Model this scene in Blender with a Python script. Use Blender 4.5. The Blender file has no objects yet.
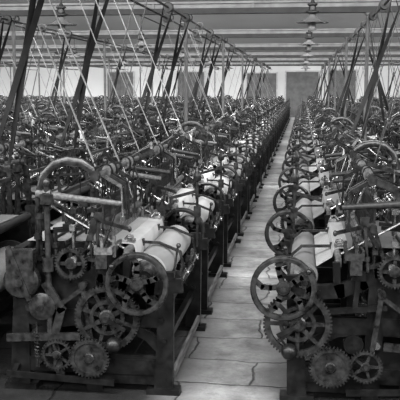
import bpy, math, random
from mathutils import Vector, Matrix
random.seed(7)
scene=bpy.context.scene
COL=scene.collection
scene.view_settings.view_transform='Standard'
try: scene.view_settings.look='Medium High Contrast'
except Exception as ex: print('look',ex)

# ------------------------------------------------------------ materials
def mat(name,base,rough=0.5,metal=0.0,var=0.0,scale=8.0,bump=0.0,coord='Object',stretch=None,emit=0.0,detail=4,spec=0.5):
    m=bpy.data.materials.new(name); m.use_nodes=True
    nt=m.node_tree; b=nt.nodes['Principled BSDF']
    b.inputs['Base Color'].default_value=(base,base,base,1)
    b.inputs['Roughness'].default_value=rough
    b.inputs['Metallic'].default_value=metal
    b.inputs['Specular IOR Level'].default_value=spec
    if var>0 or bump>0:
        tc=nt.nodes.new('ShaderNodeTexCoord'); mp=nt.nodes.new('ShaderNodeMapping')
        nt.links.new(tc.outputs[coord],mp.inputs[0])
        if stretch: mp.inputs['Scale'].default_value=stretch
        n=nt.nodes.new('ShaderNodeTexNoise'); n.inputs['Scale'].default_value=scale; n.inputs['Detail'].default_value=detail
        nt.links.new(mp.outputs[0],n.inputs['Vector'])
        r=nt.nodes.new('ShaderNodeValToRGB')
        a=max(0.003,base*(1-var)); c=base*(1+var)
        r.color_ramp.elements[0].position=0.3; r.color_ramp.elements[1].position=0.7
        r.color_ramp.elements[0].color=(a,a,a,1); r.color_ramp.elements[1].color=(c,c,c,1)
        nt.links.new(n.outputs['Fac'],r.inputs[0]); nt.links.new(r.outputs[0],b.inputs['Base Color'])
        if bump>0:
            bp=nt.nodes.new('ShaderNodeBump'); bp.inputs['Strength'].default_value=bump; bp.inputs['Distance'].default_value=0.01
            nt.links.new(n.outputs['Fac'],bp.inputs['Height']); nt.links.new(bp.outputs[0],b.inputs['Normal'])
    if emit>0:
        b.inputs['Emission Color'].default_value=(1,1,1,1); b.inputs['Emission Strength'].default_value=emit
    return m
IRON=mat('black_cast_iron',0.014,0.36,0.0,0.7,14,0.3,spec=.45)
IRON2=mat('oily_dark_iron',0.045,0.26,0.3,0.7,20,0.2,spec=.6)
STEEL=mat('worn_steel',0.5,0.27,0.9,0.5,25)
WOOD=mat('oiled_wood',0.12,0.5,0,0.55,6,0.2,stretch=(8,1,8))
WOODD=mat('dark_wood',0.035,0.42,0,0.5,6,0.2,stretch=(8,1,8),spec=.4)
WOODL=mat('worn_pale_wood',0.40,0.6,0,0.4,6,0.2,stretch=(8,1,8))
WOODM=mat('scuffed_foot_wood',0.17,0.6,0,0.5,5,0.2,stretch=(8,1,8))
CLOTH=mat('white_cotton_cloth',0.52,0.9,0,0.15,5,0.3)
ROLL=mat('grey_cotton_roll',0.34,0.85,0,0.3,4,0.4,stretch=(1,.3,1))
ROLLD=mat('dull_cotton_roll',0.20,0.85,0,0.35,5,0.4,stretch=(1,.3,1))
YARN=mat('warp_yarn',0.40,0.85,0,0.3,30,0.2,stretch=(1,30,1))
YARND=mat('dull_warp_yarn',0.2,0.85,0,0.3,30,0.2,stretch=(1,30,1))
BELTD=mat('dark_leather_belt',0.015,0.5,0,0.4,9,spec=.3)
BELTL=mat('pale_leather_belt',0.28,0.5,0,0.35,9)
BELTM=mat('brown_leather_belt',0.07,0.5,0,0.35,9)
PAINT=mat('light_painted_iron',0.30,0.5,0,0.2,5)
PAINTM=mat('grey_painted_iron',0.15,0.5,0,0.2,5)
PAINTD=mat('dark_painted_iron',0.035,0.5,0,0.3,5)
PLAST=mat('whitewashed_plaster',0.46,0.9,0,0.14,0.35,0.1)
WALLM=mat('limewashed_wall',0.44,0.9,0,0.08,0.4)
DOORM=mat('grey_painted_door',0.10,0.7,0,0.2,3,spec=.2)
ENAM=mat('enamel_shade',0.14,0.25)
ENAMD=mat('dark_lamp_metal',0.03,0.4,0.3)
GLASS=mat('milky_glass',0.3,0.3)
PANE=mat('frosted_skylight_glass',0.8,0.4,emit=1.0)
PERIOD=3.58; C0=-2.28; PITCHY=2.2; Y0=5.72; YEND=60.0; SHZ=3.55
ROW_DARK_P=PERIOD; ROW_DARK_OFF=-(C0-PERIOD/2)

def floor_mat():
    m=bpy.data.materials.new('stone_flags'); m.use_nodes=True
    nt=m.node_tree; b=nt.nodes['Principled BSDF']; N=nt.nodes.new; Lk=nt.links.new
    tc=N('ShaderNodeTexCoord')
    def noise(sc,det,rough=.5):
        n=N('ShaderNodeTexNoise'); n.inputs['Scale'].default_value=sc; n.inputs['Detail'].default_value=det; n.inputs['Roughness'].default_value=rough
        Lk(tc.outputs['Object'],n.inputs['Vector']); return n
    n0=noise(1.6,5)
    mx=N('ShaderNodeVectorMath'); mx.operation='SCALE'; mx.inputs['Scale'].default_value=0.3
    sb=N('ShaderNodeVectorMath'); sb.operation='SUBTRACT'; sb.inputs[1].default_value=(.5,.5,.5)
    Lk(n0.outputs['Color'],sb.inputs[0]); Lk(sb.outputs[0],mx.inputs[0])
    ad=N('ShaderNodeVectorMath'); ad.operation='ADD'; Lk(tc.outputs['Object'],ad.inputs[0]); Lk(mx.outputs[0],ad.inputs[1])
    br=N('ShaderNodeTexBrick'); Lk(ad.outputs[0],br.inputs['Vector'])
    br.inputs['Scale'].default_value=1.0; br.inputs['Brick Width'].default_value=0.88; br.inputs['Row Height'].default_value=0.6; br.offset=.41
    br.inputs['Mortar Size'].default_value=0.014; br.inputs['Mortar Smooth'].default_value=1.0
    br.inputs['Color1'].default_value=(.46,.46,.46,1); br.inputs['Color2'].default_value=(.34,.34,.34,1); br.inputs['Mortar'].default_value=(.17,.17,.17,1)
    n=noise(4.2,12,.75); nb=noise(1.4,5,.65)
    def ramp(src,p0,p1,c0,c1):
        r=N('ShaderNodeMapRange'); r.inputs['From Min'].default_value=p0; r.inputs['From Max'].default_value=p1
        r.inputs['To Min'].default_value=c0; r.inputs['To Max'].default_value=c1; Lk(src,r.inputs['Value']); return r.outputs[0]
    def mul(a,b_):
        mm=N('ShaderNodeMix'); mm.data_type='RGBA'; mm.blend_type='MULTIPLY'; mm.inputs[0].default_value=1
        Lk(a,mm.inputs[6]); Lk(b_,mm.inputs[7]); return mm.outputs[2]
    c=mul(br.outputs['Color'],ramp(n.outputs['Fac'],.3,.7,.52,1.3))
    c=mul(c,ramp(nb.outputs['Fac'],.35,.65,.7,1.15))
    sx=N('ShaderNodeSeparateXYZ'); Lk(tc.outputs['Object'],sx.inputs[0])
    a1=N('ShaderNodeMath'); a1.operation='ADD'; a1.inputs[1].default_value=ROW_DARK_OFF; Lk(sx.outputs['X'],a1.inputs[0])
    pp=N('ShaderNodeMath'); pp.operation='PINGPONG'; pp.inputs[1].default_value=ROW_DARK_P/2; Lk(a1.outputs[0],pp.inputs[0])
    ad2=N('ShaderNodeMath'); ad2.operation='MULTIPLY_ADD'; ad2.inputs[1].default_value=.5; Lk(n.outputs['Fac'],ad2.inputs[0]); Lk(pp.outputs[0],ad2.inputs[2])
    c=mul(c,ramp(ad2.outputs[0],.45,.9,1.0,.10))  # floor colour darkens beneath the loom rows, stays pale along the aisles
    Lk(c,b.inputs['Base Color'])
    b.inputs['Roughness'].default_value=.85
    b.inputs['Specular IOR Level'].default_value=.2
    bp=N('ShaderNodeBump'); bp.inputs['Strength'].default_value=.7; bp.inputs['Distance'].default_value=.03
    su=N('ShaderNodeMath'); su.operation='SUBTRACT'; Lk(n.outputs['Fac'],su.inputs[0]); Lk(br.outputs['Fac'],su.inputs[1])
    Lk(su.outputs[0],bp.inputs['Height']); Lk(bp.outputs[0],b.inputs['Normal'])
    return m
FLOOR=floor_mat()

# ------------------------------------------------------------ mesh builder
class M:
    def __init__(s): s.v=[]; s.f=[]
    def add(s,vs,fs):
        o=len(s.v); s.v+= [tuple(p) for p in vs]; s.f+=[tuple(i+o for i in f) for f in fs]
    def box(s,c,d):
        x,y,z=c; a,b,e=d[0]/2,d[1]/2,d[2]/2
        s.add([(x-a,y-b,z-e),(x+a,y-b,z-e),(x+a,y+b,z-e),(x-a,y+b,z-e),(x-a,y-b,z+e),(x+a,y-b,z+e),(x+a,y+b,z+e),(x-a,y+b,z+e)],
              [(3,2,1,0),(4,5,6,7),(0,1,5,4),(1,2,6,5),(2,3,7,6),(3,0,4,7)])
    def bar(s,p,q,wy,h,w2=None,h2=None):
        p=Vector(p); q=Vector(q); d=(q-p).normalized()
        ref=Vector((0,1,0)) if abs(d.y)<0.9 else Vector((1,0,0))
        u=(ref-d*ref.dot(d)).normalized(); w=d.cross(u)
        w2=wy if w2 is None else w2; h2=h if h2 is None else h2
        vs=[]
        for c,a,b in ((p,wy/2,h/2),(q,w2/2,h2/2)):
            vs+=[c-u*a-w*b,c+u*a-w*b,c+u*a+w*b,c-u*a+w*b]
        s.add(vs,[(3,2,1,0),(4,5,6,7),(0,1,5,4),(1,2,6,5),(2,3,7,6),(3,0,4,7)])
    def path(s,pts,wy,h):
        for a,b in zip(pts[:-1],pts[1:]):
            a=Vector(a); b=Vector(b); d=(b-a).normalized()*h*0.3
            s.bar(a-d,b+d,wy,h)
    def lathe(s,o,ax,prof,n=16,closed=False):
        o=Vector(o); ax=Vector(ax).normalized()
        ref=Vector((0,0,1)) if abs(ax.z)<0.9 else Vector((1,0,0))
        u=(ref-ax*ref.dot(ax)).normalized(); w=ax.cross(u)
        vs=[];fs=[]
        for t,r in prof:
            for i in range(n):
                a=2*math.pi*i/n
                vs.append(o+ax*t+(u*math.cos(a)+w*math.sin(a))*r)
        k=len(prof)
        for j in range(k if closed else k-1):
            j2=(j+1)%k
            for i in range(n):
                i2=(i+1)%n
                fs.append((j*n+i,j*n+i2,j2*n+i2,j2*n+i))
        if not closed:
            if prof[0][1]>1e-4: fs.append(tuple(reversed(range(n))))
            if prof[-1][1]>1e-4: fs.append(tuple(range((k-1)*n,k*n)))
        s.add(vs,fs)
    def cyl(s,p,q,r,r2=None,n=12):
        p=Vector(p);q=Vector(q); s.lathe(p,q-p,[(0,r),((q-p).length,r if r2 is None else r2)],n)
    def tube(s,pts,r,n=8):
        pts=[Vector(p) for p in pts]; d0=(pts[1]-pts[0]).normalized()
        ref=Vector((0,0,1)) if abs(d0.z)<0.9 else Vector((1,0,0))
        u=(ref-d0*ref.dot(d0)).normalized()
        vs=[];fs=[]
        for k,p in enumerate(pts):
            d=(pts[min(k+1,len(pts)-1)]-pts[max(k-1,0)]).normalized()
            u=(u-d*u.dot(d)).normalized(); w=d.cross(u)
            for i in range(n):
                a=2*math.pi*i/n; vs.append(p+(u*math.cos(a)+w*math.sin(a))*r)
        for j in range(len(pts)-1):
            for i in range(n):
                i2=(i+1)%n; fs.append((j*n+i,j*n+i2,(j+1)*n+i2,(j+1)*n+i))
        fs.append(tuple(reversed(range(n)))); fs.append(tuple(range((len(pts)-1)*n,len(pts)*n)))
        s.add(vs,fs)
    def spring(s,p,q,R,r,turns):
        p=Vector(p);q=Vector(q);d=(q-p);L_=d.length;d.normalize()
        ref=Vector((0,1,0)); u=(ref-d*ref.dot(d)).normalized(); w=d.cross(u)
        s.tube([p+d*L_*i/(turns*8)+(u*math.cos(i*math.pi/4)+w*math.sin(i*math.pi/4))*R for i in range(turns*8+1)],r,4)
    def ball(s,c,r,n=12,sz=1.0):
        s.lathe(c,(0,0,1),[(-r*sz*math.cos(math.pi*i/8),max(1e-5,r*math.sin(math.pi*i/8))) for i in range(9)],n)
    def wheel(s,c,R,rin,w,ns,sw,hub,curve=0.0,a0=0.0,n=36,teeth=0):
        cx,cy,cz=c
        if teeth:
            vs=[];fs=[];nn=teeth*4
            for yy in (-w/2,w/2):
                for i in range(nn):
                    a=2*math.pi*i/nn; rr=R if i%4 in (0,1) else R-0.016
                    vs.append((cx+rr*math.cos(a),cy+yy,cz+rr*math.sin(a)))
                for i in range(nn):
                    a=2*math.pi*i/nn
                    vs.append((cx+rin*math.cos(a),cy+yy,cz+rin*math.sin(a)))
            for i in range(nn):
                j=(i+1)%nn
                fs+=[(i,j,nn+j,nn+i),(2*nn+j,2*nn+i,3*nn+i,3*nn+j),(j,i,2*nn+i,2*nn+j),(nn+i,nn+j,3*nn+j,3*nn+i)]
            s.add(vs,fs)
        else:
            s.lathe(c,(0,1,0),[(-w/2,rin),(-w/2-.003,(R+rin)/2),(-w/2,R-.008),(-w/2+.010,R),(w/2-.010,R),(w/2,R-.008),(w/2,rin)],n,closed=True)
        for k in range(ns):
            a=a0+2*math.pi*k/ns
            pts=[]
            for t in (0,.35,.7,1.0):
                rr=hub*.6+(rin+.004-hub*.6)*t; aa=a+curve*math.sin(t*math.pi)
                pts.append((cx+rr*math.cos(aa),cy,cz+rr*math.sin(aa)))
            if curve: s.path(pts,w*.5,sw)
            else: s.bar(pts[0],pts[-1],w*.5,sw*1.2,w*.5,sw*.8)
        s.lathe(c,(0,1,0),[(-w*.8,hub*.45),(-w*.8,hub*.8),(-w*.5,hub),(w*.5,hub),(w*.8,hub*.8),(w*.8,hub*.45)],14)
        s.cyl((cx,cy-w*1.1,cz),(cx,cy+w*1.1,cz),hub*.4,n=8)
    def mesh(s,name,material,sx=1.0,smooth=True):
        me=bpy.data.meshes.new(name)
        if sx<0: me.from_pydata([(-x,y,z) for x,y,z in s.v],[],[tuple(reversed(f)) for f in s.f])
        else: me.from_pydata(s.v,[],s.f)
        me.materials.append(material)
        if smooth:
            me.polygons.foreach_set('use_smooth',[True]*len(me.polygons))
            me.update(); me.set_sharp_from_angle(angle=0.6)
        me.update()
        return me
def obj(name,me,parent=None,loc=(0,0,0),label=None,cat=None,group=None,kind=None):
    o=bpy.data.objects.new(name,me); COL.objects.link(o); o.location=loc
    if parent: o.parent=parent
    if label:o['label']=label
    if cat:o['category']=cat
    if group:o['group']=group
    if kind:o['kind']=kind
    return o
def one(name,m,material,**k): return obj(name,m.mesh(name,material),**k)

# ------------------------------------------------------------ the power loom
L=1.75
NVAR=4
ZS=1.36
def zz(z): return z if z<1.1 else 1.1+(z-1.1)*ZS
def build_loom(hand,var):
    P=[]
    rnd=random.Random(100+var*7+(hand=='R'))
    sx=-1.0 if hand=='L' else 1.0
    def put(name,m,ma,label=None):
        m.v=[(x,y,zz(z)) for x,y,z in m.v]
        P.append((name,m.mesh('loom_'+name,ma,sx),label))
    sw=(0.02,0.05,-0.01,0.03)[var]
    if hand=='L': ua,la,ra=.27,.50,.24
    else: ua,la,ra=.01,.11,.15
    for y in (.06,L-.06):
        m=M()
        m.bar((.11,y,0.02),(.08,y,.90),.06,.14,.05,.10); m.box((.11,y,.02),(.24,.12,.04))
        m.bar((1.18,y,0.02),(1.15,y,.98),.06,.15,.05,.10); m.box((1.17,y,.02),(.24,.12,.04))
        m.bar((.62,y,.0),(.66,y,.92),.05,.12)
        m.bar((.08,y,.19),(1.18,y,.19),.05,.11); m.bar((.06,y,.55),(1.17,y,.55),.05,.12)
        m.path([(.0,y,.80),(.2,y,.78),(.4,y,.80),(.55,y,.86),(.66,y,.95),(.82,y,.97),(.95,y,.9),(1.17,y,.96)],.06,.10)
        m.path([(.1,y,.3),(.22,y,.42),(.38,y,.5),(.6,y,.53)],.04,.07)
        m.path([(1.15,y,.3),(1.05,y,.42),(.9,y,.5),(.7,y,.53)],.04,.07)
        m.path([(.1,y,.60),(.2,y,.70),(.3,y,.78)],.04,.06)
        m.box((.88,y,.70),(.5,.03,.44))
        m.box((.40,y+.0,.17),(.5,.03,.22)); m.box((.93,y,.26),(.5,.03,.26))
        m.bar((.38,y,.80),(.37,y,1.0),.05,.05)
        m.box((.74,y,.99),(.13,.09,.1)); m.lathe((.74,y-.06,.99),(0,1,0),[(0,.055),(.12,.055)],14)
        m.lathe((.5,y-.04,.42),(0,1,0),[(0,.07),(.08,.07)],14)
        m.lathe((ra,y-.04,.86),(0,1,0),[(0,.05),(.08,.05)],14); m.bar((ra,y,.86),(ra+.02,y,.78),.05,.07)
        m.box((1.16,y,1.0),(.08,.07,.12))
        for a,z in ((.12,.55),(.3,.55),(1.05,.55),(.6,.21),(.25,.79),(.95,.6),(.8,.82),(.95,.82),(.1,.4)):
            m.lathe((a,y-.045,z),(0,1,0),[(0,.018),(.09,.018)],6)
        put('end_frame',m,IRON)
    for a,z in ((.12,.34),(1.17,.35),(.62,.22)):
        m=M(); m.bar((a,.06,z),(a,L-.06,z),.045,.055); put('cross_rail',m,IRON)
    m=M(); m.box((.05,L/2,.12),(.025,L-.25,.06)); put('foot_board',m,WOODM,'scuffed wooden foot board')
    m=M(); m.box((.09,L/2,.66),(.03,L-.2,.07)); put('front_rail',m,WOODD)
    m=M(); m.box((.75,L/2,.245),(.8,L-.3,.02)); put('drip_tray',m,IRON)
    m=M(); m.lathe((.385,.1,1.03),(0,1,0),[(0,.02),(.02,.028),(L-.22,.028),(L-.2,.02)],12); m.box((.388,L/2,.99),(.04,L-.16,.06)); put('breast_beam',m,WOOD)
    R=(.125,.13,.115,.13)[var] * (1 if hand=='L' else .8)
    m=M(); m.lathe((ra,.2,.86),(0,1,0),[(0,.03),(.004,R-.006),(.012,R),(.4,R+.002),(L-.5,R+.002),(L-.392,R),(L-.384,R-.006),(L-.38,.03)],32)
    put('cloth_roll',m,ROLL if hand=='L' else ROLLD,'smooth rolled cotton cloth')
    m=M(); m.cyl((ra,-.02,.86),(ra,L,.86),.025); m.lathe((ra,.14,.86),(0,1,0),[(0,.05),(.03,R*.85),(.055,R*.8)],20); m.lathe((ra,L-.175,.86),(0,1,0),[(0,R*.8),(.03,R*.85),(.05,.05)],20)
    put('cloth_roller_shaft',m,IRON2)
    for y in (.55,L-.5):
        m=M(); m.path([(.06,y,.70),(.03,y,.82),(.06,y,.95),(ra-.02,y,1.015),(.34,y,1.02)],.03,.018); m.box((.36,y,1.02),(.04,.05,.05)); put('roll_guard_strap',m,IRON2)
    m=M()
    pts=[(.465,1.064),(.39,1.064),(.36,1.054),(.353,1.04),(.345,1.0),(ra+R*.85,.93)]
    vs=[];fs=[]
    for i,(a,z) in enumerate(pts): vs+=[(a,.26,z),(a,L-.26,z),(a+.004,.26,z-.006),(a+.004,L-.26,z-.006)]
    for i in range(len(pts)-1):
        k=4*i; fs+=[(k,k+1,k+5,k+4),(k+3,k+2,k+6,k+7),(k+2,k,k+4,k+6),(k+1,k+3,k+7,k+5)]
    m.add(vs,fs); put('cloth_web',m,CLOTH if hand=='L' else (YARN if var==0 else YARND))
    m=M(); m.wheel((ua,-.10,.84),.228,.190,.045,5,.036,.05,curve=.22,a0=.4+var); m.ball((ua+.17,-.14,.97),.02); put('hand_wheel',m,IRON2,'spoked iron hand wheel')
    m=M(); m.cyl((ua,-.1,.84),(max(ua,.10),.06,.82),.02); m.bar((ua,-.04,.84),(ua+(.06 if hand=='L' else .14),-.04,.80),.03,.05); m.bar((ua+.03 if hand=='L' else .14,-.04,.82),(ua+.03 if hand=='L' else .14,.05,.80),.05,.05); put('wheel_bracket',m,IRON)
    m=M(); m.wheel((la,-.035,.575),.24,.190,.035,8,.03,.06,a0=var*.3,teeth=56)
    m.lathe((la,-.035,.575),(0,1,0),[(-.014,.10),(-.014,.128),(.014,.128),(.014,.10)],28,closed=True); put('gear_wheel',m,IRON2,'large toothed iron gear wheel')
    m=M(); m.cyl((la,-.1,.575),(la,.06,.575),.022); put('gear_shaft',m,IRON2)
    gx=la+(.13 if hand=='L' else .23)
    m=M(); m.wheel((gx,-.065,.28),.15,.11,.03,0,.0,.04,teeth=36); m.lathe((gx,-.065,.28),(0,1,0),[(-.006,.03),(-.006,.112),(.006,.112),(.006,.03)],24,closed=True)
    m.cyl((gx,-.10,.28),(gx,.06,.28),.016); put('small_gear',m,IRON2)
    m=M(); m.wheel((gx+.24,-.05,.29),.12,.09,.03,5,.02,.035,teeth=30); m.cyl((gx+.24,-.09,.29),(gx+.24,.06,.29),.016); put('small_gear',m,IRON2)
    m=M(); m.cyl((la-.12,-.09,.49),(la-.06,-.09,.40),.009,n=6); m.ball((la-.055,-.09,.39),.058,14)
    m.bar((la-.14,-.09,.50),(la+.0,-.09,.575),.012,.03); put('lever_weight',m,IRON,'round black iron weight')
    m=M(); m.path([(.85,-.02,.12),(.9,-.02,.4),(.84,-.02,.62),(.95,-.02,.8)],.03,.06); m.bar((.7,-.03,.43),(1.25,-.03,.40),.03,.055)
    m.lathe((.98,-.06,.64),(0,1,0),[(0,.04),(.02,.1),(.05,.1),(.1,.05)],20); m.cyl((.98,-.08,.64),(.98,.06,.64),.02)
    put('side_lever',m,IRON2)
    m=M(); m.bar((.45,-.06,.10),(1.25,-.06,.14),.02,.045); m.bar((1.2,-.06,.13),(1.2,.06,.18),.04,.04); put('brake_lever',m,IRON)
    m=M(); m.lathe((1.12,-.1,.83),(0,1,0),[(0,.05),(.01,.115),(.03,.13),(.1,.13)],22); m.box((1.12,-.05,.95),(.2,.09,.22)); m.bar((1.05,-.1,.7),(1.2,-.1,1.09),.02,.035)
    m.lathe((1.12,-.13,.83),(0,1,0),[(0,.03),(.04,.03)],10); put('change_box',m,IRON2,'rounded iron gear casing')
    m=M(); m.bar((.62,-.02,.36),(.68,-.02,.80),.02,.035); m.lathe((.68,-.04,.80),(0,1,0),[(0,.03),(.10,.03)],10); m.bar((.68,-.02,.78),(.84,-.02,.66),.02,.03); m.lathe((.84,-.04,.66),(0,1,0),[(0,.025),(.1,.025)],10); put('connecting_link',m,IRON2)
    m=M(); m.bar((.30,.0,.66),(.72,.0,.70),.03,.04); m.bar((.5,.0,.68),(.52,.0,.9),.025,.035); m.box((.52,.01,.92),(.10,.05,.07)); m.bar((.3,.0,.66),(.3,.05,.62),.03,.03); put('bearing_bracket',m,IRON)
    m=M(); m.cyl((1.02,-.045,.2),(1.02,-.045,.52),.008,n=5); m.spring((1.02,-.045,.26),(1.02,-.045,.46),.018,.004,8); m.bar((1.02,-.045,.2),(1.02,.05,.2),.03,.02); put('coil_spring',m,IRON2)
    m=M(); m.cyl((.58,-.03,.95),(.55,-.03,1.26),.012,n=8); m.lathe((.57,-.03,1.03),(0,0,1),[(0,.024),(.03,.024)],8); m.box((.55,-.03,1.25),(.06,.04,.04)); m.bar((.55,-.03,1.22),(.66,.08,1.1),.02,.025); put('brake_post',m,IRON2)
    for q in range(4):
        a=.62+.13*q; m=M(); h=.10+.05*((q+var)%3); m.cyl((a,.03,.95),(a+.01,.03,.98+h),.010,n=6); m.box((a+.01,.03,.98+h),(.04,.045,.03)); m.bar((a-.03,.03,.98),(a+.04,.03,.99),.05,.03); put('oil_pot',m,(IRON2,STEEL,IRON2,IRON)[q])
    m=M(); cr=.075; ang=(.4,2.2,4.0,5.2)[var]; ca,cz=.74+cr*math.cos(ang),.99+cr*math.sin(ang)
    m.cyl((.74,-.04,.99),(.74,.36,.99),.024)
    for y0,y1 in ((.36,.46),(L-.46,L-.36)):
        m.bar((.74,y0,.99),(ca,y0,cz),.03,.05); m.bar((.74,y1,.99),(ca,y1,cz),.03,.05); m.cyl((ca,y0,cz),(ca,y1,cz),.02)
    m.cyl((.74,.46,.99),(.74,L-.46,.99),.022); m.cyl((.74,L-.36,.99),(.74,L+.24,.99),.022)
    put('crankshaft',m,STEEL)
    for y in (.115,.195):
        m=M(); m.wheel((.74,L+y,.98),.12,.105,.07,5,.025,.04,a0=y*9); put('driving_pulley',m,IRON2)
    m=M(); m.wheel((.74,L+.045,.99),.11,.09,.03,5,.022,.04,teeth=32); put('crank_gear',m,IRON2)
    m=M(); m.wheel((.76,-.03,.96),.12,.085,.03,4,.026,.045,teeth=32); put('crank_gear',m,IRON2)
    m=M(); m.cyl((.66,.0,.42),(.66,L+.06,.42),.024)
    for y,ph in ((.7,0),(.82,math.pi)): m.lathe((.66+.04*math.cos(ph),y,.42+.04*math.sin(ph)),(0,1,0),[(0,.10),(.05,.10)],20)
    put('tappet_shaft',m,STEEL)
    for y in (.72,.84):
        m=M(); m.bar((1.1,y,.30),(.2,y,.36 if y<.8 else .3),.03,.05); put('treadle',m,IRON)
    sa=.48+sw
    m=M(); m.box((sa,L/2,.985),(.08,L+.14,.10)); put('sley',m,WOODD)
    m=M(); m.box((sa-.01,L/2,1.042),(.11,L-.5,.016)); put('race_board',m,WOODL,'pale worn wooden race board')
    m=M(); m.box((sa+.035,L/2,1.06),(.02,L-.5,.02))
    for i in range(70):
        y=.27+i*(L-.54)/69; m.box((sa+.035,y,1.10),(.012,.006,.08))
    put('reed',m,STEEL)
    m=M(); m.lathe((sa+.03,.2,1.165),(0,1,0),[(0,.015),(.03,.022),(.5,.025),(L-.9,.025),(L-.43,.022),(L-.4,.015)],12); put('sley_cap',m,WOOD)
    for y in (.41,L-.41):
        m=M(); m.bar((.5,y,.13),(sa,y,.96),.04,.06); m.bar((sa+.03,y,.94),(ca,y,cz),.03,.045); put('sley_sword',m,IRON)
    for y0 in (-.06,L-.28):
        far=y0>1
        m=M(); m.box((sa-.065,y0+.17,1.065),(.018,.34,.05)); m.box((sa+.045,y0+.17,1.07),(.018,.34,.06)); m.box((sa-.01,y0+(.335 if far else .005),1.06),(.13,.015,.05)); m.box((sa-.01,y0+.17,1.045),(.12,.34,.01))
        m.bar((sa,y0+.02,1.04),(sa,y0+.02,1.13),.02,.02);m.bar((sa,y0+.32,1.04),(sa,y0+.32,1.13),.02,.02)
        m.cyl((sa+.0,y0,1.125),(sa+.0,y0+.34,1.125),.008,n=6); m.bar((sa-.07,y0+.1,1.0),(sa-.07,y0+.1,1.14),.03,.02); put('shuttle_box',m,(WOODD,WOOD,WOODD,IRON2)[var])
    for k,a in enumerate((.59,.64)):
        dz=(.03 if (k+var)%2 else -.03)
        m=M(); m.box((a,L/2,1.27+dz),(.02,L-.5,.03)); m.box((a,L/2,.80+dz),(.02,L-.5,.04))
        for i in range(40): 
            y=.29+i*(L-.58)/39; m.box((a,y,1.035+dz),(.004,.005,.46))
        for y in (.26,L-.26): m.box((a,y,1.035+dz),(.016,.02,.5))
        put('heald_frame',m,WOODD)
    m=M(); m.cyl((.6,.08,1.45),(.6,L-.08,1.45),.016)
    for y in (.45,.62,L-.62,L-.45): m.lathe((.6,y-.03,1.45),(0,1,0),[(0,.016),(.0,.035),(.06,.035),(.06,.016)],14)
    put('heald_roller',m,WOOD)
    for y in (.45,.62,L-.62,L-.45):
        m=M(); m.path([(.59,y,1.27),(.56,y,1.45),(.575,y,1.48),(.6,y,1.488),(.625,y,1.48),(.64,y,1.45),(.64,y,1.27)],.03,.006); put('heald_strap',m,BELTD)
    for q,y in enumerate((.08,L-.08)):
        m=M()
        if q==0 and var==1: m.tube([(1.02,y,.93),(1.03,y,1.2),(1.02,y,1.36),(.98,y,1.45),(.9,y,1.51),(.8,y,1.53),(.7,y,1.52),(.62,y,1.48),(.6,y,1.43)],.026,10)
        elif q==0: m.bar((1.02,y,.93),(.98,y,1.34),.035,.05); m.bar((.99,y,1.33),(.60,y,1.45),.028,.036); m.bar((.97,y,1.14),(.74,y,1.40),.018,.024)
        else: m.bar((1.02,y,.93),(1.03,y,1.35),.03,.04); m.bar((1.04,y,1.35),(.6,y,1.45),.024,.03)
        m.lathe((1.02,y,1.0),(0,0,1),[(0,.045),(.04,.045)],12); m.lathe((.6,y-.03,1.45),(0,1,0),[(0,.032),(.06,.032)],12)
        m.lathe((1.01,y,1.22),(0,0,1),[(0,.035),(.03,.035)],12)
        put('heald_bracket',m,IRON2,'iron heald bracket')
    m=M(); m.bar((1.03,.08,1.3),(1.03,L-.08,1.3),.035,.022); put('top_rail',m,WOODD)
    m=M(); m.lathe((1.09,.3,.62),(0,1,0),[(0,.05),(0,.165),(L-.6,.165),(L-.6,.05)],24); put('warp_yarn_wrap',m,YARN)
    m=M(); m.cyl((1.09,.0,.62),(1.09,L,.62),.03)
    for y in (.27,L-.3): m.lathe((1.09,y,.62),(0,1,0),[(0,.06),(0,.215),(.03,.215),(.03,.06)],28)
    put('warp_beam',m,WOODD)
    m=M(); m.cyl((1.18,.04,1.02),(1.18,L-.04,1.02),.04); put('back_rest',m,WOODD)
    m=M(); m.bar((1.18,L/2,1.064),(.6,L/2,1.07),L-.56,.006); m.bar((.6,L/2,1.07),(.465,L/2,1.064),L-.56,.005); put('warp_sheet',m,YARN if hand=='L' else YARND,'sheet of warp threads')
    for a in (.85,.98): 
        m=M(); m.cyl((a,.2,1.075),(a,L-.2,1.075),.012,n=8); put('lease_rod',m,WOODD)
    for y,e in ((-.02,1),(L+.02,-1)):
        m=M(); m.cyl((.93,y,.3),(.93,y,1.40),.022); m.lathe((.93,y,.9),(0,0,1),[(0,.045),(.1,.045)],12); m.lathe((.93,y,1.30),(0,0,1),[(0,.03),(.01,.05),(.06,.05),(.07,.03)],14)
        m.ball((.93,y,1.42),.028); put('picking_shaft',m,IRON2)
        m=M(); m.cyl((1.01,y,1.35+.012*var),(.40,y+e*.06,1.31),.022,.014); m.lathe((.93,y,1.345+.012*var),(1,0,0),[(-.03,.027),(.03,.028)],10); put('picking_stick',m,(WOOD,WOOD,WOODD,WOODD)[var] if hand=='L' else WOODD)
        m=M(); m.bar((.42,y+e*.06,1.31),(sa,y+e*.05,1.08),.022,.006); put('picking_strap',m,BELTD)
    m=M(); m.bar((.10,.17,.5),(.02,.17,1.06),.03,.02,.02,.014); m.ball((.015,.17,1.07),.018); put('starting_handle',m,IRON2)
    m=M(); m.bar((.06,L-.13,.78),(.06,L-.13,1.32),.02,.02); m.box((.06,L-.13,1.10),(.06,.05,.08)); m.lathe((.06,L-.13,1.30),(0,0,1),[(0,.015),(.01,.035),(.04,.04),(.06,.025),(.09,.012)],12); m.bar((.06,L-.13,1.24),(.3,L-.13,1.19),.015,.02)
    put('stop_motion_post',m,IRON2)
    for y,e in ((.3,1),(L-.3,-1)):
        m=M(); m.tube([(.37,y,1.08),(.38,y,1.105),(.41,y,1.11),(.44,y+.02*e,1.08)],.009,6); m.box((.39,y,1.078),(.06,.05,.022)); put('cloth_temple',m,STEEL)
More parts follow.
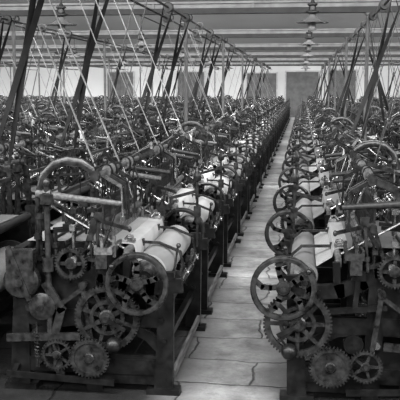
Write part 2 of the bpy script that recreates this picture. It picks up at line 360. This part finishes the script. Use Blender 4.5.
    m=M(); m.bar((.7,.1,1.0),(.62,.1,1.22),.025,.025); m.bar((.62,.1,1.22),(.36,.1,1.17),.02,.02)
    m.lathe((.62,.07,1.20),(0,1,0),[(0,.025),(.06,.025)],12); m.ball((.36,.1,1.17),.016,8)
    put('check_lever',m,IRON2)
    m=M(); m.bar((1.2,.2,.28),(.75,.2,.22),.03,.03); m.lathe((1.22,.2,.1),(0,0,1),[(0,.03),(0,.07),(.14,.07),(.14,.03)],14); m.cyl((1.22,.2,.22),(1.2,.2,.5),.008,n=5); put('tension_weight',m,IRON)
    for y,e in ((.14,1),(L-.14,-1)):
        m=M(); m.cyl((1.02,y,1.31),(.38,y,1.03),.009,n=7); m.ball((.38,y,1.03),.018,8); m.ball((1.0,y,1.30),.016,8); put('stay_rod',m,STEEL)
    NQ=28
    for q in range(NQ):
        y=.10+q*(L-.2)/(NQ-1)+rnd.uniform(-.025,.025); kind=rnd.randrange(9); ma=(IRON2,STEEL,IRON2,IRON)[rnd.randrange(4)]
        m=M(); u=rnd.uniform(-1,1)
        if kind==0:
            a2=.6+u*.14; z2=1.45+rnd.uniform(.03,.09)
            m.bar((.6,y,1.44),(a2,y,z2),.014,.03,.012,.018); m.lathe((a2,y-.015,z2),(0,1,0),[(0,.016),(.03,.016)],10); m.lathe((.6,y-.02,1.45),(0,1,0),[(0,.027),(.04,.027)],12)
            m.cyl((a2,y,z2),(1.03,y+rnd.uniform(-.1,.1),1.31),.006,n=5); put('roller_lever',m,ma)
        elif kind==1:
            m.bar((1.03,y,1.28),(1.05,y,1.39+.03*u),.016,.024); m.ball((1.05,y,1.39+.03*u),.017,8); m.cyl((1.05,y,1.38+.03*u),(.86,y,1.42),.008,n=6); m.cyl((.865,y,1.42),(.88,y,1.09),.006,n=5); m.box((.88,y,1.2),(.04,.025,.04)); put('hook_lever',m,ma)
        elif kind==2:
            m.box((1.13,y,1.08),(.08,.06,.07)); m.lathe((1.13,y,1.11),(0,0,1),[(0,.018),(.02,.026),(.04,.026),(.05,.014),(.08,.009)],10); m.bar((1.13,y,1.09),(.92,y,1.14),.016,.02); put('oil_cup',m,ma)
        elif kind==3:
            m.bar((.60,y,1.44),(.46,y,1.38),.014,.02); m.cyl((.46,y,1.385),(.45,y,1.20),.008,n=6); m.box((.45,y,1.20),(.035,.045,.03)); put('drop_arm',m,ma)
        elif kind==4:
            m.cyl((.80,y,1.07),(.80,y,1.25),.009,n=6); m.box((.80,y,1.25),(.05,.08,.025)); m.cyl((.80,y,1.24),(1.03,y+.05,1.3),.008,n=6); m.lathe((.8,y,1.12),(0,0,1),[(0,.018),(.03,.018)],8); put('stop_lever',m,ma)
        elif kind==5:
            m.bar((sa+.03,y,1.165),(sa-.01,y,1.24),.018,.018); m.cyl((sa-.01,y-.04,1.24),(sa-.01,y+.04,1.24),.014,n=8); m.cyl((sa-.01,y,1.24),(.6,y,1.44),.006,n=5); put('feeler_rod',m,ma)
        elif kind==6:
            m.bar((.93,y,1.07),(.93,y,1.16),.018,.022); m.bar((.95,y,1.15),(.70,y,1.17),.018,.02); m.box((.82,y,1.18),(.05,.04,.025)); m.cyl((.82,y,1.18),(.86,y,1.29),.007,n=5); put('warp_stop_arm',m,ma)
        elif kind==7:
            m.spring((.66,y,1.14),(.97,y,1.28),.013,.0035,12); m.cyl((.63,y,1.125),(1.03,y,1.305),.005,n=5); m.ball((.63,y,1.125),.012,6); put('coil_spring',m,STEEL)
        else:
            a3=.75+u*.12; m.cyl((a3,y,1.07),(a3+.03*u,y,1.34),.008,n=6); m.bar((a3+.03*u,y-.07,1.33),(a3+.03*u,y+.07,1.33),.02,.018); m.cyl((a3+.03*u,y+.06,1.33),(.6,y+.06,1.44),.006,n=5); m.lathe((a3+.02*u,y,1.25),(0,0,1),[(0,.016),(.02,.016)],8); put('guide_bracket',m,ma)
    for q in range(5):
        y=.25+q*.3; m=M(); m.bar((.10,y,.66),(.08,y,.80),.02,.03); m.cyl((.09,y,.78),(.04,y,.72),.008,n=6); m.ball((.04,y,.72),.018,8); put('take_up_lever',m,(STEEL,IRON2)[q%2])
    m=M(); m.cyl((.05,.15,.72),(.05,L-.13,.72),.010,n=7); m.bar((.05,.3,.72),(.1,.3,.68),.02,.02); put('weft_rod',m,STEEL)
    return P
def join(P,name):
    me=bpy.data.meshes.new(name); V=[];F=[];MI=[];mats=[]
    for _,p,_l in P:
        ma=p.materials[0]
        if ma not in mats: mats.append(ma)
        o=len(V); V+=[tuple(v.co) for v in p.vertices]
        for f in p.polygons: F.append(tuple(i+o for i in f.vertices)); MI.append(mats.index(ma))
    me.from_pydata(V,[],F)
    for a in mats: me.materials.append(a)
    me.polygons.foreach_set('material_index',MI); me.polygons.foreach_set('use_smooth',[True]*len(F)); me.update(); me.set_sharp_from_angle(angle=.6)
    return me
TEMPL={(h,v):build_loom(h,v) for h in 'LR' for v in range(NVAR)}
JOINED={k:join(p,'loom_whole') for k,p in TEMPL.items()}

# ------------------------------------------------------------ camera
F=836.0; YAW=math.atan(102/F); PITCH=math.atan(112/F)
cam=bpy.data.cameras.new('camera'); cam.sensor_width=36; cam.lens=F/400*36; cam.clip_end=200
co=bpy.data.objects.new('camera',cam); COL.objects.link(co); co.location=(0,0,2.2)
co.rotation_euler=(math.pi/2-PITCH,0,YAW); scene.camera=co
Mi=(Matrix.Translation((0,0,2.2))@co.rotation_euler.to_matrix().to_4x4()).inverted()
def proj(p):
    q=Mi@Vector(p); return (200+F*q.x/-q.z,200-F*q.y/-q.z,-q.z)

# ------------------------------------------------------------ belts   kinds: 0 pale open, 1 dark crossed, 2 brown open steep
SHO={0:1.80,1:1.42,2:1.42}
def belt(hand,kind):
    s=-1 if hand=='L' else 1; crossed=kind==1
    p0=Vector((.74*s,0,.98)); p1=Vector((SHO[kind]*s,0,SHZ)); r=.123; rt=.085
    d=(p1-p0).normalized(); per=Vector((d.z,0,-d.x)); Y=Vector((0,1,0))
    w=(.018,.031,.020)[kind]; t=.0035
    ring=[]
    def strand(a,b,tw,yo,W0):
        dd=(b-a).normalized()
        for i in range(0,17):
            u=i/16; th=(math.pi*u if tw else 0)
            ring.append((a.lerp(b,u)+Y*yo*math.sin(math.pi*u),Matrix.Rotation(th,3,dd)@W0))
    def arc(c,start,Wd,sg,rr):
        for i in range(1,10):
            ang=math.pi*i/10; v=start*math.cos(ang)+ (d*sg)*math.sin(ang)
            ring.append((c+v*rr,Wd.copy()))
    if crossed:
        strand(p0+per*r,p1-per*rt,True,.012,Y); arc(p1,-per,-Y,1,rt)
        strand(p1+per*rt,p0-per*r,True,-.012,-Y); arc(p0,-per,Y,-1,r)
    else:
        strand(p0+per*r,p1+per*rt,False,0,Y); arc(p1,per,Y,1,rt); strand(p1-per*rt,p0-per*r,False,0,Y); arc(p0,-per,Y,-1,r)
    n=len(ring); m=M(); vs=[];fs=[]
    for i,(p,W) in enumerate(ring):
        tg=(ring[(i+1)%n][0]-ring[i-1][0]).normalized(); T=tg.cross(W).normalized()
        vs+=[p-W*w-T*t,p+W*w-T*t,p+W*w+T*t,p-W*w+T*t]
    for i in range(n):
        j=(i+1)%n
        for k in range(4): fs.append((4*i+k,4*i+(k+1)%4,4*j+(k+1)%4,4*j+k))
    m.add(vs,fs); return m.mesh('belt_mesh',(BELTL,BELTD,BELTM)[kind])
BELTS={(h,c):belt(h,c) for h in 'LR' for c in (0,1,2)}
BLAB={0:'pale open leather drive belt from overhead shaft',1:'dark crossed leather drive belt from overhead shaft',2:'brown open leather drive belt from overhead shaft'}
belt_y={}
looms=[]
for k in range(-2,6):
    c=C0-PERIOD*k
    for hand in 'LR':
        s=1 if hand=='L' else -1
        fx=c+1.42*s
        i=0
        while Y0+i*PITCHY<YEND:
            y=Y0+i*PITCHY; i+=1
            if k>=0: kind=0 if hand=='L' else (1 if i%3 else 2)
            else: kind=1 if i%3==0 else 2
            ps=[proj((fx-s*a,yy,z)) for a in (0,1.3) for yy in (y,y+1.8) for z in (0,1.6)]
            vis=max(p[0] for p in ps)>-5 and min(p[0] for p in ps)<405
            yb=y+L+(.195 if (i+(hand=='R'))%2 else .115)
            visb=False
            for u in range(11):
                q=proj((fx-s*(.74+(SHO[kind]-.74)*u/10),yb,.99+(SHZ-.99)*u/10))
                if -8<q[0]<408 and -8<q[1]<408: visb=True
            if vis:
                looms.append((hand,fx,y,i,k)); 
                var=(i*5+k*2+(hand=='R')+i//4)%NVAR
                lab='black cast-iron power loom with pale cloth roll '+('beside stone aisle' if (hand,k) in (('L',0),('R',-1)) else 'in packed row')
                grp='power looms in the weaving shed rows'
                if y<17:
                    e=obj('power_loom',None,loc=(fx,y,0),label=lab,cat='loom',group=grp)
                    e.empty_display_size=.2
                    for nme,me,l in TEMPL[(hand,var)]: obj(nme,me,parent=e,label=l)
                else:
                    obj('power_loom',JOINED[(hand,var)],loc=(fx,y,0),label=lab,cat='loom',group=grp)
            thin=(abs(k)>=2 and i%3) or (y>22 and i%2) or (kind==0 and i%4==0)
            if visb and not thin:
                obj('drive_belt',BELTS[(hand,kind)],loc=(fx,yb,0),label=BLAB[kind],cat='belt',group='leather drive belts')
                belt_y.setdefault((round(fx-s*SHO[kind],3)),[]).append(yb)
print('looms',len(looms))

VALLEYS=[-7.1,0.9,8.9,16.9,24.9,32.9,40.9,48.9,56.9]
DR=M(); DR.lathe((0,0,0),(0,1,0),[(-.035,.02),(-.035,.075),(-.03,.081),(.03,.081),(.035,.075),(.035,.02)],18); DRm=DR.mesh('belt_drum',PAINTD)
HG=M(); HG.path([(0,0,-.03),(-.05,0,.0),(-.06,0,.06),(-.03,0,.12)],.04,.02); HG.path([(0,0,-.03),(.05,0,.0),(.06,0,.06),(.03,0,.12)],.04,.02); HG.lathe((0,-.05,0),(0,1,0),[(0,.035),(.1,.035)],12); HG.box((0,0,.12),(.14,.12,.02)); HGm=HG.mesh('shaft_hanger',PAINTD)
for c,ys in belt_y.items():
    y0=max(min(ys)-.4,5); y1=62.5
    m=M(); m.cyl((0,0,0),(0,y1-y0,0),.018)
    sh=one('line_shaft',m,PAINTD,loc=(c,y0,SHZ),label='long steel overhead line shaft carrying belt drums',cat='line shaft',group='overhead line shafts')
    for yb in sorted(ys): obj('belt_drum',DRm,parent=sh,loc=(0,yb-y0,0))
    for v in VALLEYS:
        if y0<v<63: obj('shaft_hanger',HGm,parent=sh,loc=(0,v-y0,0))

# ------------------------------------------------------------ room shell
XL,XR,YF,YB=-26.0,12.0,-6.0,64.0
def struct(name,m,ma,label): return one(name,m,ma,kind='structure',label=label)
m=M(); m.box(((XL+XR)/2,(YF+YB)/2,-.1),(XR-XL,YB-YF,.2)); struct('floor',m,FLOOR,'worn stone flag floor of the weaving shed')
m=M(); m.box((XL-.1,(YF+YB)/2,3),(.2,YB-YF,6.4)); struct('wall_left',m,WALLM,'whitewashed shed side wall')
m=M(); m.box((XR+.1,(YF+YB)/2,3),(.2,YB-YF,6.4)); struct('wall_right',m,WALLM,'whitewashed shed side wall')
m=M(); m.box(((XL+XR)/2,YB+.1,3),(XR-XL,.2,6.4)); struct('wall_back',m,WALLM,'pale whitewashed far end wall')
m=M(); m.box(((XL+XR)/2,YF-.1,3),(XR-XL,.2,6.4)); struct('wall_front',m,WALLM,'whitewashed end wall')
wn=0; xc=(XL+XR)/2; wx=XR-XL
for v in VALLEYS:
    m=M()
    a=(v+2.2,5.9); b=(min(v+8,YB+.0),3.9)
    m.add([(XL,a[0],a[1]),(XR,a[0],a[1]),(XR,b[0],b[1]),(XL,b[0],b[1]),(XL,a[0],a[1]+.1),(XR,a[0],a[1]+.1),(XR,b[0],b[1]+.1),(XL,b[0],b[1]+.1)],[(0,1,2,3),(7,6,5,4),(0,4,5,1),(2,6,7,3),(1,5,6,2),(0,3,7,4)])
    struct('ceiling',m,PLAST,'sloping whitewashed sawtooth roof')
    wn+=1
    m=M(); m.add([(XL,v,3.94),(XR,v,3.94),(XR,v+2.2,5.97),(XL,v+2.2,5.97)],[(0,1,2,3)])
    struct('window_%d'%wn,m,PANE,'sloping glazed roof light')
    m=M()
    x=XL+.5
    while x<XR:
        m.add([(x-.02,v,3.9),(x+.02,v,3.9),(x+.02,v+2.2,5.92),(x-.02,v+2.2,5.92),(x-.02,v+.04,3.88),(x+.02,v+.04,3.88),(x+.02,v+2.24,5.9),(x-.02,v+2.24,5.9)],[(4,5,6,7),(0,4,7,3),(1,2,6,5)]); x+=.6
    struct('trim_%d'%wn,m,PAINT,'white glazing bars of roof light')
    L_=bpy.data.lights.new('skylight','AREA'); L_.shape='RECTANGLE'; L_.size=36; L_.size_y=1.8; L_.energy=1800
    lo=bpy.data.objects.new('skylight',L_); COL.objects.link(lo); lo.location=(xc,v+1.35,4.74); lo.rotation_euler=(math.radians(34),0,0)
for i,(x0,x1,h) in enumerate(((-1.25,1.15,3.4),(2.0,3.9,3.5),(-4.2,-2.0,3.3),(-9.5,-7.5,3.4),(-15,-13,3.4))):
    m=M(); w=x1-x0; n=8
    for j in range(n): m.box((x0+w*(j+.5)/n,YB-.04,h/2),(w/n-.01,.06,h))
    m.box(((x0+x1)/2,YB-.02,h/2),(w,.03,h))
    for z in (.5,h/2,h-.4): m.box(((x0+x1)/2,YB-.09,z),(w,.04,.16))
    struct('door_%d'%(i+1),m,DOORM,'tall grey boarded door in far wall')
    m=M(); m.box((x0-.06,YB-.06,h/2),(.1,.1,h)); m.box((x1+.06,YB-.06,h/2),(.1,.1,h)); m.box(((x0+x1)/2,YB-.06,h+.05),(w+.22,.1,.1))
    struct('trim_%d'%(20+i),m,PAINT,'pale painted door frame')
m=M()
m.box((xc,0,.13),(wx,.03,.12)); m.box((xc,0,.2),(wx,.16,.04))
for j in range(19): m.box((XL+1+j*2,0,.10),(.04,.12,.16))
BM=m.mesh('beam_web',PAINT)
m=M(); m.box((xc,0,.035),(wx,.18,.11)); BF=m.mesh('beam_flange',PAINTD)
m=M()
m.lathe((0,0,0),(0,0,1),[(0,.06),(.05,.06),(.07,.05),(.2,.04),(3.2,.035),(3.25,.045),(3.3,.045),(3.33,.035),(3.6,.04),(3.62,.07),(3.66,.07)],14)
CM=m.mesh('iron_column',PAINTM)
for v in VALLEYS[1:]:
    e=obj('roof_beam',BM,loc=(0,v,3.68),label='light painted cast-iron roof beam spanning the shed',cat='beam',group='roof beams')
    obj('beam_flange',BF,parent=e,label='dark lower flange')
    for k in range(-2,6):
        c=C0-PERIOD*k
        if v>=16 and XL<c<XR and -10<proj((c,v,3))[0]<410:
            obj('iron_column',CM,loc=(c-.065,v,0),label='slender grey cast-iron column between looms',cat='column',group='cast-iron columns')

def lathe_m(prof,ma,n=24):
    m=M(); m.lathe((0,0,0),(0,0,1),prof,n); return m.mesh('lamp_piece',ma)
rodm=lathe_m([(.12,.014),(.75,.014)],ENAMD,8)
shm=lathe_m([(.0,.255),(.012,.26),(.05,.14),(.09,.07),(.13,.05),(.13,.03),(.085,.045),(.045,.12),(.004,.245)],ENAM)
capm=lathe_m([(.13,.02),(.14,.06),(.16,.11),(.178,.11),(.2,.06),(.26,.055),(.28,.08),(.297,.08),(.31,.04),(.36,.02)],ENAMD)
blm=lathe_m([(-.13,.001),(-.12,.04),(-.08,.065),(-.03,.06),(.02,.035),(.05,.03)],GLASS)
for x in (.13,-3.95,-7.7):
    for y in (13.6,20.5,28,36,45):
        p=proj((x,y,3.2))
        if not(-5<p[0]<405): continue
        e=obj('pendant_lamp',None,loc=(x,y,3.22),label='pendant electric lamp with flat enamel shade above the aisle',cat='lamp',group='pendant lamps')
        obj('lamp_rod',rodm,parent=e); obj('lamp_shade',shm,parent=e); obj('lamp_cap',capm,parent=e); obj('bulb',blm,parent=e)
for x in (.13,-3.95,-7.7):
    m=M(); m.box((0,0,0),(.03,50,.02)); one('cable_batten',m,PAINTD,loc=(x,37,3.95),label='dark wooden cable batten hung along the aisle',cat='batten',group='cable battens')

def rag(seed,w=.34,d=.5):
    random.seed(seed); nx,ny=14,16; vs=[];fs=[]
    ph=[random.random()*6 for _ in range(4)]
    for j in range(ny+1):
        t=(j/ny-.5)*d
        for i in range(nx+1):
            y=(i/nx-.5)*w
            at=abs(t); r=.03
            if at<r*1.57: x=r*math.sin(t/r); z=r*math.cos(t/r)
            else: x=math.copysign(r+ .02*math.sin(y*30+ph[0])*min(1,(at-.05)*6)+.015,t); z=-(at-r*1.57)
            x+= .008*math.sin(y*50+ph[1]); z+= .03*math.sin(y*14+ph[2])*(at/d)
            vs.append((x,y*(1-.25*at/d),z)); 
    for j in range(ny):
        for i in range(nx):
            k=j*(nx+1)+i; fs.append((k,k+1,k+nx+2,k+nx+1))
    m=M(); m.add(vs,fs); return m.mesh('draped_cloth',CLOTH)
RAGS=[rag(3,.16,.3),rag(8,.12,.26),rag(12,.2,.22)]
random.seed(11)
for (hand,fx,y,i,k) in looms:
    s=-1 if hand=='L' else 1
    if y<24 and random.random()<.35:
        ry=random.uniform(.5,1.3)
        obj('draped_cloth',random.choice(RAGS),loc=(fx+s*.6,y+ry,zz(1.45)+.01),label='white cotton cloth draped over loom heald roller',cat='cloth',group='draped white cloths')

w=bpy.data.worlds.new('world'); scene.world=w; w.use_nodes=True
w.node_tree.nodes['Background'].inputs[0].default_value=(1,1,1,1); w.node_tree.nodes['Background'].inputs[1].default_value=.2
